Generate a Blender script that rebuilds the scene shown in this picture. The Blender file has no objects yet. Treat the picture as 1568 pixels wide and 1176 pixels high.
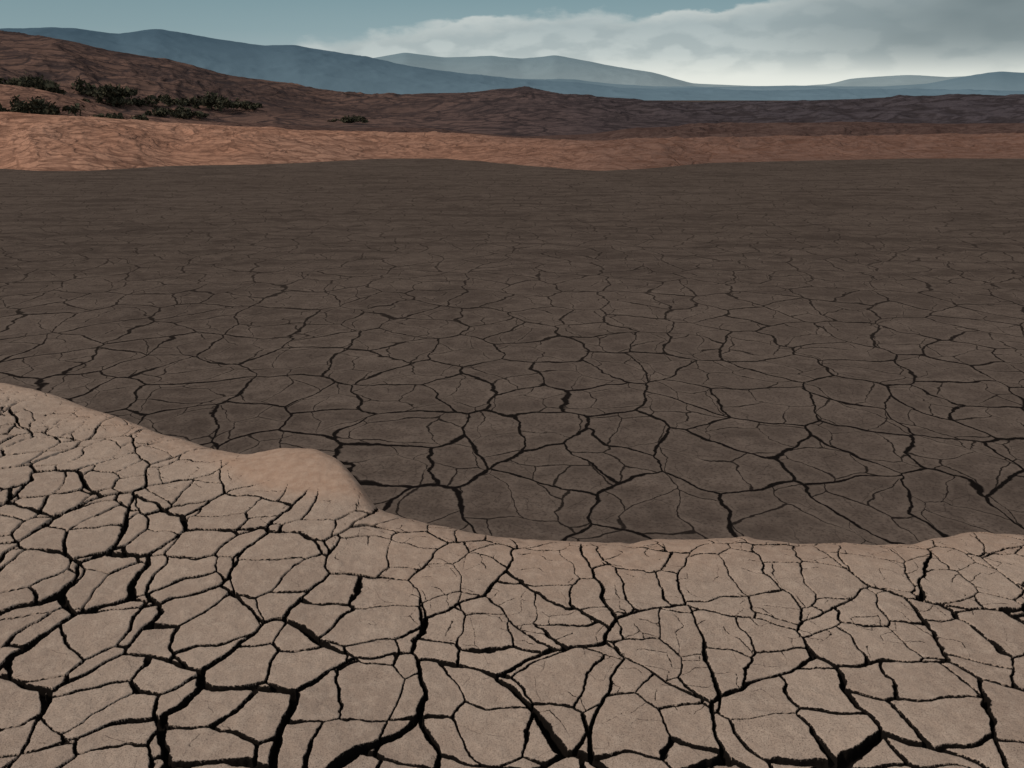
import bpy, math, random
import numpy as np
from mathutils import Vector

random.seed(4); np.random.seed(4)
scene = bpy.context.scene
# ------------------------------------------------------------------ image pixels to view angles
F = 1358.0; PITCH = math.radians(17.88); EYE = 2.4; LAKE = -2.2
def pixel_bearing(u, v):  # u, v are image pixels; gives azimuth and elevation of the camera ray
    xc = (u-784)/F; yc = -(v-588)/F
    x = xc; y = math.cos(PITCH)+yc*math.sin(PITCH); z = -math.sin(PITCH)+yc*math.cos(PITCH)
    return math.atan2(x, y), math.atan2(z, math.hypot(x, y))
def table(pts, sm=12.0):  # pts are outline points in image pixels
    b = sorted(pixel_bearing(*p) for p in pts)
    a = np.array([q[0] for q in b]); e = np.array([q[1] for q in b])
    # gently rounded interpolation so that crests have no kinks
    g = np.linspace(-1.0, 1.0, 4001); v = np.interp(g, a, e)
    kk = np.exp(-0.5*(np.arange(-40, 41)/sm)**2); kk /= kk.sum()
    v = np.convolve(np.pad(v, 40, mode='edge'), kk, 'valid')
    return lambda az: np.interp(az, g, v)
# ------------------------------------------------------------------ noise
def h2(ix, iy, seed):
    ix = ix.astype(np.int64); iy = iy.astype(np.int64)
    n = (ix*374761393 + iy*668265263 + seed*1274126177) & 0xffffffff
    n = ((n ^ (n >> 13))*1274126177) & 0xffffffff
    n = ((n ^ (n >> 15))*2246822519) & 0xffffffff
    n = n ^ (n >> 16)
    return (n & 0xffffff)/float(1 << 24)
def vn(x, y, seed=0):
    ix = np.floor(x); iy = np.floor(y); fx = x-ix; fy = y-iy
    fx = fx*fx*fx*(fx*(fx*6-15)+10); fy = fy*fy*fy*(fy*(fy*6-15)+10)
    a = h2(ix, iy, seed); b = h2(ix+1, iy, seed); c = h2(ix, iy+1, seed); d = h2(ix+1, iy+1, seed)
    return (a+(b-a)*fx)*(1-fy)+(c+(d-c)*fx)*fy-0.5
def fbm(x, y, seed=0, o=4, g=0.5):
    s = 0; a = 1
    for i in range(o):
        s = s+a*vn(x, y, seed+i*17); x = x*2.03+11.3; y = y*2.03-7.7; a *= g
    return s
def ridged(x, y, seed=0, o=4, g=0.5):
    s = 0; a = 1
    for i in range(o):
        s = s+a*(0.5-np.abs(vn(x, y, seed+i*13))*2); x = x*2.1+3.3; y = y*2.1+5.1; a *= g
    return s
def sst(a, b, x):
    t = np.clip((x-a)/(b-a), 0, 1); return t*t*(3-2*t)
def vor_chunk(x, y, seed, jit):
    cx = np.floor(x); cy = np.floor(y)
    best = np.full(x.shape, 1e9); ax = np.zeros_like(x); ay = np.zeros_like(x); ar = np.zeros_like(x)
    for i in (-1, 0, 1):
        for j in (-1, 0, 1):
            gx = cx+i; gy = cy+j
            r1 = h2(gx, gy, seed); r2 = h2(gx, gy, seed+101)
            sx = gx+0.5+(r1-0.5)*jit-x; sy = gy+0.5+(r2-0.5)*jit-y
            d = sx*sx+sy*sy; m = d < best
            best = np.where(m, d, best); ax = np.where(m, sx, ax); ay = np.where(m, sy, ay)
            ar = np.where(m, (r1*7.31+r2*3.77) % 1.0, ar)
    e = np.full(x.shape, 1e9); er = np.zeros_like(x)
    for i in (-2, -1, 0, 1, 2):
        for j in (-2, -1, 0, 1, 2):
            if abs(i)+abs(j) == 4: continue
            gx = cx+i; gy = cy+j
            r1 = h2(gx, gy, seed); r2 = h2(gx, gy, seed+101)
            sx = gx+0.5+(r1-0.5)*jit-x; sy = gy+0.5+(r2-0.5)*jit-y
            dx = sx-ax; dy = sy-ay; L = np.sqrt(dx*dx+dy*dy)
            ok = L > 1e-5
            d = np.where(ok, (0.5*(sx+ax)*dx+0.5*(sy+ay)*dy)/np.maximum(L, 1e-5), 1e9)
            m = d < e
            br = (r1*7.31+r2*3.77) % 1.0
            e = np.where(m, d, e); er = np.where(m, ((ar+br)*57.31) % 1.0, er)
    return e, ar, er
def vor(x, y, seed, jit=0.85):
    n = x.size; xf = x.ravel(); yf = y.ravel()
    o = [np.empty(n) for _ in range(3)]
    for s in range(0, n, 40000):
        r = vor_chunk(xf[s:s+40000], yf[s:s+40000], seed, jit)
        for k in range(3): o[k][s:s+40000] = r[k]
    return [q.reshape(x.shape) for q in o]
# ------------------------------------------------------------------ mesh
def grid_mesh(name, X, Y, Z, mat, attrs={}, flip=False):
    R, C = X.shape
    me = bpy.data.meshes.new(name)
    co = np.stack([X, Y, Z], -1).reshape(-1, 3).astype(np.float32)
    idx = np.arange(R*C).reshape(R, C)
    q = np.stack([idx[:-1, :-1], idx[:-1, 1:], idx[1:, 1:], idx[1:, :-1]], -1).reshape(-1, 4)
    if flip: q = q[:, ::-1]
    nf = len(q)
    me.vertices.add(len(co)); me.vertices.foreach_set("co", co.ravel())
    me.loops.add(nf*4); me.loops.foreach_set("vertex_index", q.ravel().astype(np.int32))
    me.polygons.add(nf); me.polygons.foreach_set("loop_start", np.arange(0, nf*4, 4, dtype=np.int32))
    me.update(calc_edges=True)
    me.polygons.foreach_set("use_smooth", np.ones(nf, dtype=bool))
    for k, a in attrs.items():
        at = me.attributes.new(k, 'FLOAT', 'POINT'); at.data.foreach_set("value", a.ravel().astype(np.float32))
    me.materials.append(mat); me.update()
    ob = bpy.data.objects.new(name, me); scene.collection.objects.link(ob)
    return ob
# ------------------------------------------------------------------ node helper
class N:
    def __init__(s, tree): s.t = tree; s.n = tree.nodes; s.l = tree.links
    def put(s, sock, v):
        if isinstance(v, bpy.types.NodeSocket): s.l.new(v, sock)
        elif v is not None: sock.default_value = v
    def math(s, op, a, b=None, c=None, clamp=False):
        n = s.n.new('ShaderNodeMath'); n.operation = op; n.use_clamp = clamp
        for i, v in enumerate((a, b, c)):
            if v is not None: s.put(n.inputs[i], v)
        return n.outputs[0]
    def vmath(s, op, a, b=None, scale=None):
        n = s.n.new('ShaderNodeVectorMath'); n.operation = op
        s.put(n.inputs[0], a)
        if b is not None: s.put(n.inputs[1], b)
        if scale is not None: s.put(n.inputs['Scale'], scale)
        return n.outputs[0]
    def mr(s, v, a, b, c=0.0, d=1.0, smooth=True):
        n = s.n.new('ShaderNodeMapRange'); n.interpolation_type = 'SMOOTHSTEP' if smooth else 'LINEAR'
        for i, q in enumerate((v, a, b, c, d)): s.put(n.inputs[i], q)
        return n.outputs[0]
    def mix(s, f, a, b, blend='MIX'):
        n = s.n.new('ShaderNodeMix'); n.data_type = 'RGBA'; n.blend_type = blend
        s.put(n.inputs[0], f)
        for k, v in ((6, a), (7, b)):
            if isinstance(v, (tuple, list)): v = tuple(v)+(1.0,) if len(v) == 3 else v
            s.put(n.inputs[k], v)
        return n.outputs[2]
    def noise(s, vec, scale, detail=4, rough=0.5, color=False, dist=0.0):
        n = s.n.new('ShaderNodeTexNoise'); s.put(n.inputs['Vector'], vec)
        n.inputs['Scale'].default_value = scale; n.inputs['Detail'].default_value = detail
        n.inputs['Roughness'].default_value = rough; n.inputs['Distortion'].default_value = dist
        return n.outputs['Color' if color else 'Fac']
    def voro(s, vec, scale, feat='DISTANCE_TO_EDGE', out='Distance', rnd=0.9, dim='2D'):
        n = s.n.new('ShaderNodeTexVoronoi'); n.voronoi_dimensions = dim; n.feature = feat
        s.put(n.inputs['Vector'], vec); n.inputs['Scale'].default_value = scale; n.inputs['Randomness'].default_value = rnd
        return n.outputs[out]
    def bump(s, h, strength, dist, normal=None):
        n = s.n.new('ShaderNodeBump'); n.inputs['Strength'].default_value = strength; n.inputs['Distance'].default_value = dist
        s.put(n.inputs['Height'], h)
        if normal is not None: s.l.new(normal, n.inputs['Normal'])
        return n.outputs[0]
    def attr(s, name):
        n = s.n.new('ShaderNodeAttribute'); n.attribute_name = name; return n.outputs['Fac']
    def ramp(s, v, stops, interp='LINEAR'):
        n = s.n.new('ShaderNodeValToRGB'); n.color_ramp.interpolation = interp
        s.put(n.inputs[0], v); el = n.color_ramp.elements
        while len(el) < len(stops): el.new(0.5)
        for e, (p, c) in zip(el, stops):
            e.position = p; e.color = (c, c, c, 1) if not isinstance(c, tuple) else c+(1,)
        return n.outputs[0]
def material(name):
    m = bpy.data.materials.new(name); m.use_nodes = True
    nt = m.node_tree; b = nt.nodes['Principled BSDF']
    b.inputs['Roughness'].default_value = 1.0; b.inputs['Specular IOR Level'].default_value = 0.0
    k = N(nt); tc = nt.nodes.new('ShaderNodeTexCoord')
    return m, k, b, tc.outputs['Object']

# ------------------------------------------------------------------ materials
def mat_clay():
    m, k, b, P = material("dried_clay")
    c = k.attr("crack"); hair = k.attr("hair"); sand = k.attr("sand"); tone = k.attr("tone")
    edge = k.math('MULTIPLY', k.math('SUBTRACT', k.noise(P, 90, 2, 0.55), 0.5), 0.008)
    cc = k.math('ADD', c, edge)
    crack = k.mr(cc, 0.0026, 0.0)
    n1 = k.noise(P, 1.1, 2); n2 = k.noise(P, 14, 4, 0.65); n3 = k.noise(P, 170, 2, 0.75)
    col = k.mix(k.mr(n1, 0.3, 0.7), (0.385, 0.278, 0.212), (0.465, 0.342, 0.262))
    col = k.mix(k.math('MULTIPLY', tone, 0.35), col, (0.305, 0.218, 0.167))
    col = k.mix(k.math('MULTIPLY', k.mr(n2, 0.4, 0.75), 0.55), col, (0.56, 0.425, 0.33))
    col = k.mix(k.math('MULTIPLY', k.mr(n3, 0.52, 0.36), 0.62), col, (0.20, 0.143, 0.110))
    pits = k.voro(P, 95, 'F1', 'Distance', 1.0, '3D')
    pm = k.math('MULTIPLY', k.mr(pits, 0.28, 0.10), k.mr(k.noise(P, 5, 2), 0.40, 0.58))
    col = k.mix(k.math('MULTIPLY', pm, 0.75), col, (0.09, 0.066, 0.052))
    col = k.mix(k.math('MULTIPLY', k.mr(hair, 0.0024, 0.0002), 0.8), col, (0.06, 0.044, 0.035))
    sandc = k.mix(k.mr(n2, 0.3, 0.7), (0.385, 0.245, 0.172), (0.465, 0.315, 0.230))
    col = k.mix(sand, col, sandc)
    col = k.mix(crack, col, (0.012, 0.0095, 0.008))
    k.l.new(col, b.inputs['Base Color'])
    bn = k.bump(n2, 0.35, 0.02)
    bn = k.bump(n3, 0.6, 0.004, bn)
    k.l.new(bn, b.inputs['Normal'])
    return m
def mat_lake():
    m, k, b, P = material("shaded_lakebed_clay")  # shade lying over the lakebed is put into these dark clay colours
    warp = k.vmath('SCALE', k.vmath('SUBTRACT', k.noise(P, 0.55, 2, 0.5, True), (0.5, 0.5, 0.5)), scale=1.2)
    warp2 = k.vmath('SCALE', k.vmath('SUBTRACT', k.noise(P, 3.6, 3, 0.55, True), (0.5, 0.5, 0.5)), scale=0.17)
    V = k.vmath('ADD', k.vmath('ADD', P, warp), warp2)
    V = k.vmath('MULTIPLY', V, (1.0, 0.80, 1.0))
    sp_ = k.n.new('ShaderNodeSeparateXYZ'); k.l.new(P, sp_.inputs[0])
    far = k.mr(sp_.outputs[1], 10, 34)       # crack lines fainter and ground darker towards the far shore
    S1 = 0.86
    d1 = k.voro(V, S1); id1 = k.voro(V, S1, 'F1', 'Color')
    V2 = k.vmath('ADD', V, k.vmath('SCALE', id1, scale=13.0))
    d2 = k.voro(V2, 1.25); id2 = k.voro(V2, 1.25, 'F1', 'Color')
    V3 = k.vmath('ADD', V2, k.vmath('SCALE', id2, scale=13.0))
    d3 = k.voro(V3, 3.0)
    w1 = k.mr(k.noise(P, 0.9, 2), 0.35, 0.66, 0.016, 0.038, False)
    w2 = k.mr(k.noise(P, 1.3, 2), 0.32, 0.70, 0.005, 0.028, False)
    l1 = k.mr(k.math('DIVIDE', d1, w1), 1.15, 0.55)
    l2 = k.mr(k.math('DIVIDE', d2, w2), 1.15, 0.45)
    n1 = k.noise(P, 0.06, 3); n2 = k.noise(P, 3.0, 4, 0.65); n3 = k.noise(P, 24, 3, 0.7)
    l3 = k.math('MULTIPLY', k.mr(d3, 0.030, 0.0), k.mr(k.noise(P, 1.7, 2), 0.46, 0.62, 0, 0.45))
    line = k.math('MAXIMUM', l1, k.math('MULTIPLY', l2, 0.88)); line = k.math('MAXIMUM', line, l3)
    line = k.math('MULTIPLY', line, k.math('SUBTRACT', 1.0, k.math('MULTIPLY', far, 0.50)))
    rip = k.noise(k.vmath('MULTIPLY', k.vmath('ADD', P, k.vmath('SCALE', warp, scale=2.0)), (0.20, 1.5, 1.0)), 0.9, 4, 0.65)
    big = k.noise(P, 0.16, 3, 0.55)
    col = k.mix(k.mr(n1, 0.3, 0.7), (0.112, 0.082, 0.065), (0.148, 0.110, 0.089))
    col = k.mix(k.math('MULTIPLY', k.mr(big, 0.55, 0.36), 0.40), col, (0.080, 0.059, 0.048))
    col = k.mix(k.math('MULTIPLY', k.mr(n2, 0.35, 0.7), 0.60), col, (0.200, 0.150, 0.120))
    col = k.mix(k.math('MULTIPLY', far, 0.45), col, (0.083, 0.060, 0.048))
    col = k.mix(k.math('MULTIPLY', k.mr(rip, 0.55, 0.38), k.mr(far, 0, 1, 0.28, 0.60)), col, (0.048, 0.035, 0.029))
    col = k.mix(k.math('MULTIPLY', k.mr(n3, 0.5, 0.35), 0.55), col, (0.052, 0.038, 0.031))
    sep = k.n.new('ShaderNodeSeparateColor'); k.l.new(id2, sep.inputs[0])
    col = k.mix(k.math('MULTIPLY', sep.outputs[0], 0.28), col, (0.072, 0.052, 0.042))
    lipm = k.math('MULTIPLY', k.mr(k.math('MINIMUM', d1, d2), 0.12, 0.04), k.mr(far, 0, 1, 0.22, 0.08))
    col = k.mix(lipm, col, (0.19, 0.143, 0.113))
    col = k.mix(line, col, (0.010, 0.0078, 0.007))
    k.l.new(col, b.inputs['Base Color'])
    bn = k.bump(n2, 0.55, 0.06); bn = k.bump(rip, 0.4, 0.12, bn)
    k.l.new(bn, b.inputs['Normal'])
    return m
def mat_hill(name, ca, cb, dark, sc, stripe, amt=0.6, stretch=(0.5, 1.6, 2.5), right=None):
    m, k, b, P = material(name)
    V = k.vmath('MULTIPLY', P, stretch)
    warp = k.vmath('SCALE', k.vmath('SUBTRACT', k.noise(P, 0.08*sc, 2, 0.5, True), (0.5, 0.5, 0.5)), scale=9.0/sc)
    V = k.vmath('ADD', V, warp)
    n1 = k.noise(P, 0.035*sc, 4, 0.6); n2 = k.noise(V, 0.35*sc, 5, 0.68); n3 = k.noise(V, 1.6*sc, 4, 0.7)
    col = k.mix(k.mr(n1, 0.35, 0.65), ca, cb)
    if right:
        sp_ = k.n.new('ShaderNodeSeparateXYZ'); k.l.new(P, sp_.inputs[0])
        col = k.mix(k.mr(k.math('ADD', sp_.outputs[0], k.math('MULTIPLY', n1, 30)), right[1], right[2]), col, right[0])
    ln = k.voro(V, stripe*sc, rnd=1.0, dim='3D')
    line = k.math('MULTIPLY', k.mr(ln, 0.10, 0.0), k.mr(n1, 0.3, 0.6, 0.6, 1.0))
    col = k.mix(k.math('MULTIPLY', k.mr(n2, 0.55, 0.38), amt), col, dark)
    col = k.mix(k.math('MULTIPLY', k.mr(n3, 0.5, 0.32), amt*0.7), col, dark)
    col = k.mix(k.math('MULTIPLY', line, amt), col, dark)
    k.l.new(col, b.inputs['Base Color'])
    bn = k.bump(n2, 0.8, 0.7/sc); bn = k.bump(k.mr(ln, 0, 0.12), 0.6, 0.18/sc, bn)
    k.l.new(bn, b.inputs['Normal'])
    return m
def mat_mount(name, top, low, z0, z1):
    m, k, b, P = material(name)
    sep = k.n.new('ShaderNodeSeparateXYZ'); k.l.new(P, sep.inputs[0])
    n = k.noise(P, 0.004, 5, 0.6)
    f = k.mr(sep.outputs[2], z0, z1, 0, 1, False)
    col = k.mix(f, low, top)  # bluish air haze put into the slope colour, paler towards the foot
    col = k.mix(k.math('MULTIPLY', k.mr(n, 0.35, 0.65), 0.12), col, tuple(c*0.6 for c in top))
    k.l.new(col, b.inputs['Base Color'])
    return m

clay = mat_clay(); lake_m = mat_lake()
# ------------------------------------------------------------------ foreground bank
EDGE = [(0,567),(60,585),(130,607),(200,630),(255,650),(320,668),(380,682),(430,677),(480,683),(520,702),(550,733),(575,763),
        (640,775),(700,787),(760,797),(850,807),(950,807),(1050,798),(1150,795),(1220,802),(1300,797),(1400,799),(1440,791),(1500,784),(1568,785)]
ed = table(EDGE, 7.0)
C, R1, R2 = 1700, 920, 80
az = np.radians(np.linspace(-50, 50, C))
dep = -ed(az)
def lerp(a, b, t): return a+(b-a)*t
re_ = EYE/np.tan(dep)-0.12+0.03*vn(az*60, az*0, 5)+0.05*vn(az*17, az*0, 6)
t = np.linspace(0, 1, R1)[:, None]
D = lerp(math.radians(54), np.arctan(EYE/re_)[None, :], t)
Ra = EYE/np.tan(D)
tb = np.linspace(0, 1, R2+1)[1:, None]
Rb = re_[None, :]+4.5*tb**1.6
RR = np.vstack([Ra, Rb]); AA = np.broadcast_to(az[None, :], RR.shape)
X = RR*np.sin(AA); Y = RR*np.cos(AA)
q = RR-re_[None, :]
w = 0.12
sp = w*np.log1p(np.exp(np.clip(q/w, -30, 30))); sp = np.where(q/w > 29, q, sp)
Z = -0.85*sp
Z += 0.06*fbm(X*0.8, Y*0.8, 5, 3)*sst(1.5, 3.5, RR)
a0, e0 = pixel_bearing(478, 724); r0 = EYE/math.tan(-e0); hx, hy = r0*math.sin(a0), r0*math.cos(a0)
dx = X-hx; dy = Y-hy
hump = np.exp(-(((dx*0.8+dy*0.35)/0.42)**2+((dy-0.1)/0.55)**2)**1.2)
Z += 0.09*hump
wx = X+0.12*fbm(X*2.0, Y*2.0, 21, 3)+0.015*fbm(X*12, Y*12, 31, 3, 0.6)
wy = Y+0.12*fbm(X*2.0, Y*2.0, 41, 3)+0.015*fbm(X*12, Y*12, 51, 3, 0.6)
s1 = 0.46
e1, i1, h1 = vor(wx/s1, wy/(s1*1.22), 3, 0.78); e1 *= s1
s2 = 0.29
e2, i2, h2r = vor(wx/s2+i1*61, wy/(s2*1.15)+i1*37, 8, 0.72); e2 *= s2
s3 = 0.13
e3, i3, h3r = vor(wx/s3+i2*61, wy/s3+i2*37, 12, 0.85); e3 *= s3
near = sst(-0.2, -2.3, q)
damp = (0.40+0.60*near)*(1-sst(-0.10, 0.10, q+0.25*vn(X*2, Y*2, 201)))*(1-sst(0.22, 0.55, hump))
wn = 0.9+0.8*vn(X*4, Y*4, 77)
w1 = (0.0095+0.0105*h1)*wn*damp
w2 = (0.0042+0.0066*h2r)*wn*damp*(1+0.8*np.exp(-e1/0.03))
w3 = 0.0030*sst(0.35, 0.8, h3r)*(1-near)*damp*(0.8+0.8*vn(X*3, Y*3, 99))
c1 = e1-w1; c2 = e2-w2; c3 = np.where(w3 > 0.0006, e3-w3, 0.05)
def cut(c, wall): return sst(0.0005, -wall, c)
depth = np.maximum(np.maximum(0.060*cut(c1, 0.008), 0.035*cut(c2, 0.005)), 0.010*cut(c3, 0.002))
lip = 0.0010*(np.exp(-np.maximum(c1, 0)/0.014)+0.5*np.exp(-np.maximum(c2, 0)/0.009))
Z += (i2-0.5)*0.002*damp-lip*damp-depth*sst(0.02, 0.2, damp)
Z += 0.004*fbm(X*18, Y*18, 61, 3)
crack = np.minimum(np.minimum(c1, c2), c3); crack = np.where(damp < 0.05, 0.05, crack)
hair = np.where((h3r > 0.55) & (vn(X*1.3, Y*1.3, 123) > -0.15), e3, 0.05); hair = np.where(damp < 0.2, 0.05, hair)
sand = np.clip(0.75*sst(-0.9, 0.15, q+0.35*fbm(X*1.5, Y*1.5, 91, 3))+1.0*sst(0.1, 0.5, hump), 0, 1)
grid_mesh("cracked_ground", X, Y, Z, clay, {"crack": crack, "hair": hair, "sand": sand, "tone": i2}, flip=True)
del wx, wy, e1, e2, e3
azb = np.radians(np.linspace(49.9, 310.1, 90)); rb = np.array([0, 1.6, 3, 6, 12, 25, 60.0])
Xb = rb[:, None]*np.sin(azb); Yb = rb[:, None]*np.cos(azb)
one = np.full(Xb.shape, 0.05)
grid_mesh("bare_ground", Xb, Yb, np.full(Xb.shape, -0.03), clay, {"crack": one, "hair": one, "sand": one*0, "tone": one*8}, flip=True)

# ------------------------------------------------------------------ lakebed + far plain
xs = np.linspace(-160, 160, 60); ys = np.linspace(3, 110, 40)
Xl, Yl = np.meshgrid(xs, ys)
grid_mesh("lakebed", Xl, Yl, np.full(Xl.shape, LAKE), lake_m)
plain = mat_hill("plain_soil", (0.10, 0.075, 0.065), (0.14, 0.10, 0.08), (0.05, 0.04, 0.038), 0.3, 0.2)
xs = np.linspace(-16000, 16000, 40); Xl, Yl = np.meshgrid(xs, xs)
grid_mesh("ground", Xl, Yl, np.full(Xl.shape, LAKE-0.8), plain)

# ------------------------------------------------------------------ banks, hills, mountains
class Ridge:
    def __init__(s, base_r, crest_r, crest_e, back, zb=LAKE-0.1, pw=1.0, namp=0.5, nsc=0.1, seed=1, skew=0.0, cn=0.2):
        s.__dict__.update(locals())
    def z(s, a, r):
        br = s.base_r(a); cr = s.crest_r(a); cz = EYE+cr*np.tan(s.crest_e(a))
        t = np.clip((r-br)/(cr-br), 0, 1)
        f = np.sin(t*math.pi/2)**s.pw
        tb = np.clip((r-cr)/s.back, 0, 1); g = 0.5+0.5*np.cos(tb*math.pi)
        x = r*np.sin(a); y = r*np.cos(a)
        xs_ = x+s.skew*y
        n = ridged(xs_*s.nsc+0.8*fbm(x*s.nsc*0.6, y*s.nsc*0.6, s.seed+31, 2), y*s.nsc*1.6, s.seed, 5, 0.55)
        n2 = fbm(x*s.nsc*0.4, y*s.nsc*0.5, s.seed+9, 3)
        env = np.sin(np.clip(t, 0, 1)*math.pi)**0.7*(1-s.cn)+s.cn*t
        z = s.zb+(cz-s.zb)*f*g
        return z+s.namp*(n+n2-0.2)*env*g
    def build(s, name, mat, nc=900, nr=200, half=48):
        a = np.radians(np.linspace(-half, half, nc))
        br = s.base_r(a); cr = s.crest_r(a)
        k = int(nr*0.8)
        r = np.vstack([br+(cr-br)*np.linspace(0, 1, k)[:, None], cr+s.back*np.linspace(0, 1, nr-k+1)[1:, None]])
        A = np.broadcast_to(a, r.shape)
        return grid_mesh(name, r*np.sin(A), r*np.cos(A), s.z(A, r), mat, flip=True)
shore = table([(0,258),(60,262),(130,262),(200,258),(260,254),(400,252),(500,248),(580,243),(680,243),(760,250),(850,258),(920,262),(1000,258),(1080,250),(1200,247),(1400,243),(1568,243)])
shore_r = lambda a: (EYE-LAKE)/np.tan(-shore(a))
btop = table([(0,174),(100,178),(200,184),(330,191),(450,198),(560,203),(700,207),(850,216),(950,217),(1100,212),(1300,210),(1568,207)])
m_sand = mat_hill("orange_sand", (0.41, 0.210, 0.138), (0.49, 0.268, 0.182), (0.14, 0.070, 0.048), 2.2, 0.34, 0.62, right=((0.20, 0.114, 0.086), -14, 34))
bank = Ridge(shore_r, lambda a: shore_r(a)+16, btop, 12, zb=LAKE-0.03, pw=1.0, namp=0.60, nsc=0.18, seed=3, skew=0.7)
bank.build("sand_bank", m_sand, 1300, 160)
t2 = table([(0,129),(60,136),(130,155),(200,178),(300,186),(420,190),(520,197),(620,195),(700,202),(800,212),(900,207),(960,197),(1050,193),(1200,190),(1300,188),(1450,190),(1568,188)])
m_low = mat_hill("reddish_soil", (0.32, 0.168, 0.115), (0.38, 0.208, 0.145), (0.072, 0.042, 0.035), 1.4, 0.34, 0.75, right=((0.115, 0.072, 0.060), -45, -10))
low = Ridge(lambda a: shore_r(a)+17, lambda a: 118+0*a, t2, 20, zb=LAKE-0.6, namp=0.8, nsc=0.13, seed=23, skew=-0.5, cn=0.1)
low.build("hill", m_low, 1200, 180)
t3 = table([(0,52),(50,56),(100,62),(150,74),(200,85),(260,93),(350,118),(450,132),(490,142),(560,146),(640,147),(700,147),(760,140),(800,136),(850,143),(900,148),(1000,155),(1100,157),(1200,155),(1300,152),(1400,147),(1480,148),(1568,150)])
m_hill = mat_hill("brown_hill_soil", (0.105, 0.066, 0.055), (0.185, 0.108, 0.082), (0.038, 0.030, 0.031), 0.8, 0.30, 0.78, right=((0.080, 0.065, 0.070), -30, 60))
hill = Ridge(lambda a: 122+0*a, lambda a: 215+0*a, t3, 70, zb=LAKE-0.6, namp=1.9, nsc=0.045, seed=43, skew=0.7, cn=0.06)
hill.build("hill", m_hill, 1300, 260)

def mountain(pts, r, mat, seed, namp, back=900):
    rd = Ridge(lambda a: r*0.72+0*a, lambda a: r+0*a, table(pts, 6.0), back, zb=-30, pw=1.1, namp=namp, nsc=9/r, seed=seed, cn=0.2)
    rd.build("mountain", mat, 900, 90)
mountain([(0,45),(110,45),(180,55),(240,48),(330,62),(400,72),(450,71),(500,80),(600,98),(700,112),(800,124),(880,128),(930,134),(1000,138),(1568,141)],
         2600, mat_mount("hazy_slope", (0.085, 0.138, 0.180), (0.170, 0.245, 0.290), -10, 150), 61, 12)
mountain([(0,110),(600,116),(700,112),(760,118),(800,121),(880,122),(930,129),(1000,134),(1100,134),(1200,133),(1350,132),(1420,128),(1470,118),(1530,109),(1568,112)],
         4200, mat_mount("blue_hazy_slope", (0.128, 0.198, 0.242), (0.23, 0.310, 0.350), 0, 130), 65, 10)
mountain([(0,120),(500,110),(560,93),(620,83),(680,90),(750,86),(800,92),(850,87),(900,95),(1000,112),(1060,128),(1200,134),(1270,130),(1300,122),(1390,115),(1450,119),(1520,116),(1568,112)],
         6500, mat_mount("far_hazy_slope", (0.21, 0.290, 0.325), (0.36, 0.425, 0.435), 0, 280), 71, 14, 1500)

# ------------------------------------------------------------------ shrubs
def mat_leaf():
    m, k, b, P = material("dry_shrub_foliage")
    n = k.noise(P, 3.0, 3)
    k.l.new(k.mix(k.mr(n, 0.35, 0.65), (0.046, 0.046, 0.032), (0.095, 0.085, 0.055)), b.inputs['Base Color'])
    return m
leaf = mat_leaf()
def on_ridge(rd, u, v):
    a, e = pixel_bearing(u, v); r = np.linspace(60, 230, 1500)
    z = rd.z(np.full(r.shape, a), r); ray = EYE+r*math.tan(e)
    hit = np.where((z > ray) & (r > rd.base_r(np.array(a))))[0]
    rr = r[hit[0]] if len(hit) else 150
    return a, rr, float(rd.z(np.array([a]), np.array([rr]))[0])
def shrub(a, r, z, wd, ht):
    rng = np.random.RandomState(int(abs(a*9999)+r))
    cl = rng.randint(12, 19); V = []; Fc = []
    for c in range(cl):
        cx, cy = rng.uniform(-wd*0.55, wd*0.55), rng.uniform(-wd*0.4, wd*0.4)
        cr = rng.uniform(0.05, 0.14)*wd; ch = ht*rng.uniform(0.15, 0.55)*(1-0.5*abs(cx)/(wd*0.5))
        b0 = len(V); sx = cx*0.8; sy = cy*0.8
        V += [(sx-.03, sy, -0.5), (sx+.03, sy, -0.5), (cx, cy, ch)]; Fc.append((b0, b0+1, b0+2))
        for i in range(90):
            d = rng.normal(size=3); d /= np.linalg.norm(d); rad = rng.uniform(0.3, 1.25)
            p = np.array([cx+d[0]*cr*rad, cy+d[1]*cr*rad, ch*0.7+d[2]*ch*0.75*rad])
            if p[2] < -0.2: continue
            s = rng.uniform(0.03, 0.07)*wd/2.6
            u1 = rng.normal(size=3)*s; u2 = rng.normal(size=3)*s
            b0 = len(V); V += [tuple(p-u1), tuple(p+u2), tuple(p+u1), tuple(p-u2)]; Fc.append((b0, b0+1, b0+2, b0+3))
    me = bpy.data.meshes.new("shrub"); me.from_pydata(V, [], Fc); me.materials.append(leaf)
    ob = bpy.data.objects.new("shrub", me); ob.location = (r*math.sin(a), r*math.cos(a), z-0.1)
    scene.collection.objects.link(ob)
for (u, v, rd, wpx) in [(15,172,low,70),(60,174,low,70),(10,132,hill,70),(60,136,hill,65),(130,146,hill,80),(165,158,hill,45),
                        (250,160,hill,55),(318,163,hill,65),(362,165,hill,45),(270,178,hill,60),(180,185,low,55),
                        (535,186,hill,40)]:
    a, r, z = on_ridge(rd, u, v)
    wd = wpx/F*r*1.15
    shrub(a, r, z, wd, wd*0.34)

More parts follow.
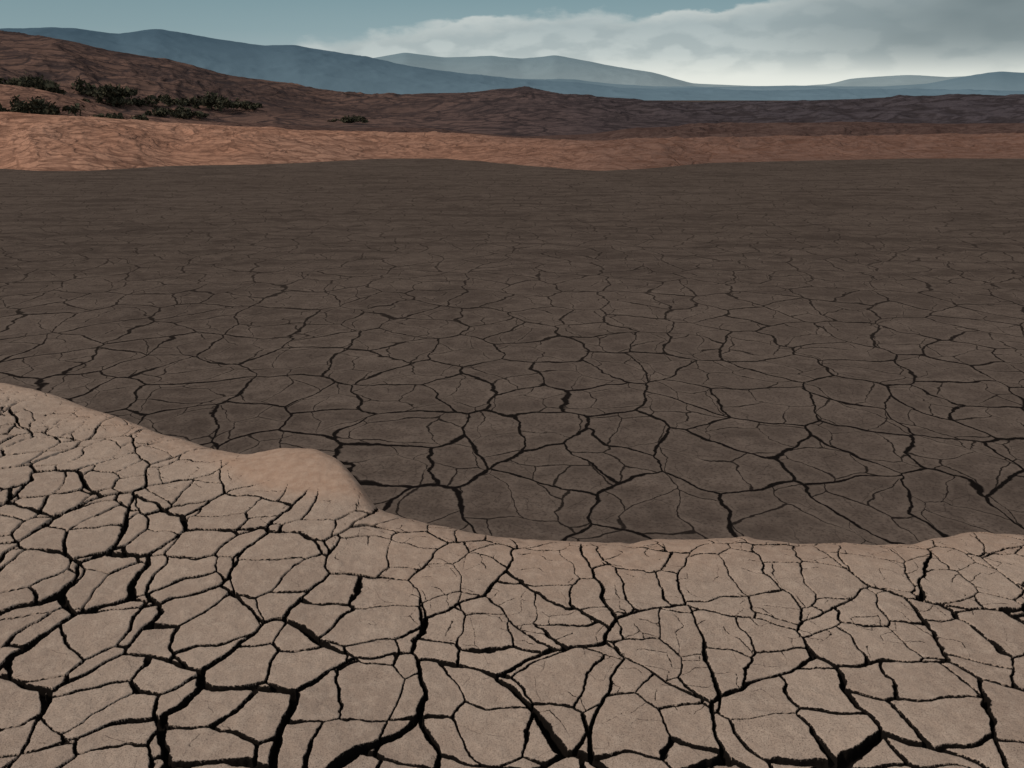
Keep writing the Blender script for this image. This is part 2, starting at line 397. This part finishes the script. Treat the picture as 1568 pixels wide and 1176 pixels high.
# ------------------------------------------------------------------ light
S = Vector((-0.75, -0.30, 0.66)).normalized()
sl = bpy.data.lights.new("sun", 'SUN'); sl.energy = 2.0; sl.angle = math.radians(8); sl.color = (1.0, 0.93, 0.83)
so = bpy.data.objects.new("sun", sl); so.rotation_euler = S.to_track_quat('Z', 'Y').to_euler(); scene.collection.objects.link(so)
w_ = bpy.data.worlds.new("World"); scene.world = w_; w_.use_nodes = True
nt = w_.node_tree; k = N(nt); nt.nodes.clear()
out = nt.nodes.new('ShaderNodeOutputWorld')
sky = nt.nodes.new('ShaderNodeTexSky'); sky.sky_type = 'NISHITA'; sky.sun_disc = False
sky.sun_elevation = math.asin(S.z); sky.sun_rotation = math.atan2(S.x, S.y)
bg1 = nt.nodes.new('ShaderNodeBackground'); bg1.inputs[1].default_value = 0.07; k.l.new(sky.outputs[0], bg1.inputs[0])
tc = nt.nodes.new('ShaderNodeTexCoord'); sep = nt.nodes.new('ShaderNodeSeparateXYZ'); k.l.new(tc.outputs['Generated'], sep.inputs[0])
x, y, z = sep.outputs
az_ = k.math('ARCTAN2', x, y)
t_ = k.mr(az_, -0.55, 0.55, 0, 1, False)
def pos(u): return ((u-784)/F/1.05+0.55)/1.1
def eln(v): return (150-v)/1500
comb = nt.nodes.new('ShaderNodeCombineXYZ'); k.l.new(az_, comb.inputs[0]); k.l.new(k.math('MULTIPLY', z, 2.4), comb.inputs[1])
cv = comb.outputs[0]
top = k.ramp(t_, [(0.0, 0.13), (pos(380), eln(86)*5), (pos(520), eln(60)*5), (pos(640), eln(44)*5), (pos(860), eln(22)*5), (pos(1000), eln(26)*5), (pos(1160), eln(12)*5), (pos(1290), 0.56), (1.0, 1.0)], 'LINEAR')
topv = k.math('MULTIPLY', top, 0.2)
puff = k.noise(cv, 20, 5, 0.6); puff2 = k.noise(cv, 6, 3, 0.5)
bil = k.voro(k.vmath('ADD', cv, k.vmath('SCALE', k.noise(cv, 30, 2, 0.6, True), scale=0.03)), 26, 'SMOOTH_F1', 'Distance', 1.0, '2D')
bill = k.math('SUBTRACT', 0.55, bil)
edgev = k.math('SUBTRACT', k.math('ADD', topv, k.math('ADD', k.math('MULTIPLY', k.math('SUBTRACT', puff, 0.5), 0.028), k.math('MULTIPLY', bill, 0.012))), z)
mask = k.mr(edgev, -0.0010, k.mr(puff2, 0.4, 0.6, 0.004, 0.014))
zf = k.mr(z, 0, 0.12, 0, 1, False)
grad = k.ramp(zf, [(0.0, (0.54, 0.60, 0.58)), (0.25, (0.40, 0.485, 0.50)), (0.55, (0.265, 0.375, 0.405)), (1.0, (0.165, 0.280, 0.320))])
cl = k.ramp(zf, [(0.0, (0.90, 0.91, 0.83)), (0.18, (0.80, 0.83, 0.77)), (0.36, (0.54, 0.60, 0.59)), (0.60, (0.40, 0.47, 0.48)), (0.85, (0.47, 0.53, 0.53)), (1.0, (0.43, 0.48, 0.48))])
sh = k.math('ADD', k.math('MULTIPLY', puff, 0.6), k.math('MULTIPLY', bill, 0.5))
cl = k.mix(k.math('MULTIPLY', k.math('MULTIPLY', k.mr(sh, 0.46, 0.28), k.mr(z, 0.014, 0.050)), 0.45), cl, (0.29, 0.36, 0.38))
cl = k.mix(k.math('MULTIPLY', k.mr(edgev, 0.018, 0.0), 0.60), cl, (0.64, 0.68, 0.65))
gr = k.math('MULTIPLY', k.mr(az_, 0.18, 0.48), k.mr(z, 0.010, 0.065))
cl = k.mix(k.math('MULTIPLY', gr, 0.90), cl, k.mix(k.mr(puff2, 0.30, 0.70), (0.135, 0.178, 0.192), (0.21, 0.26, 0.275)))
col = k.mix(mask, grad, cl)
col = k.mix(k.math('MULTIPLY', k.mr(az_, -0.05, -0.5), 0.38), col, (0.18, 0.27, 0.30))
col = k.mix(k.mr(z, 0.15, 0.5), col, (0.42, 0.44, 0.45))
bg2 = nt.nodes.new('ShaderNodeBackground'); k.l.new(col, bg2.inputs[0]); bg2.inputs[1].default_value = 1.0
ms = nt.nodes.new('ShaderNodeMixShader'); k.l.new(k.mr(z, 0.12, 0.5, 0.95, 0.6), ms.inputs[0])
k.l.new(bg1.outputs[0], ms.inputs[1]); k.l.new(bg2.outputs[0], ms.inputs[2]); k.l.new(ms.outputs[0], out.inputs[0])
# ------------------------------------------------------------------ camera
cam = bpy.data.cameras.new("camera"); cam.sensor_width = 36; cam.lens = 36*F/1568; cam.clip_end = 40000; cam.clip_start = 0.05
co = bpy.data.objects.new("camera", cam); co.location = (0, 0, EYE); co.rotation_euler = (math.pi/2-PITCH, 0, 0)
scene.collection.objects.link(co); scene.camera = co
scene.view_settings.view_transform = 'Standard'; scene.view_settings.look = 'None'; scene.view_settings.exposure = 0
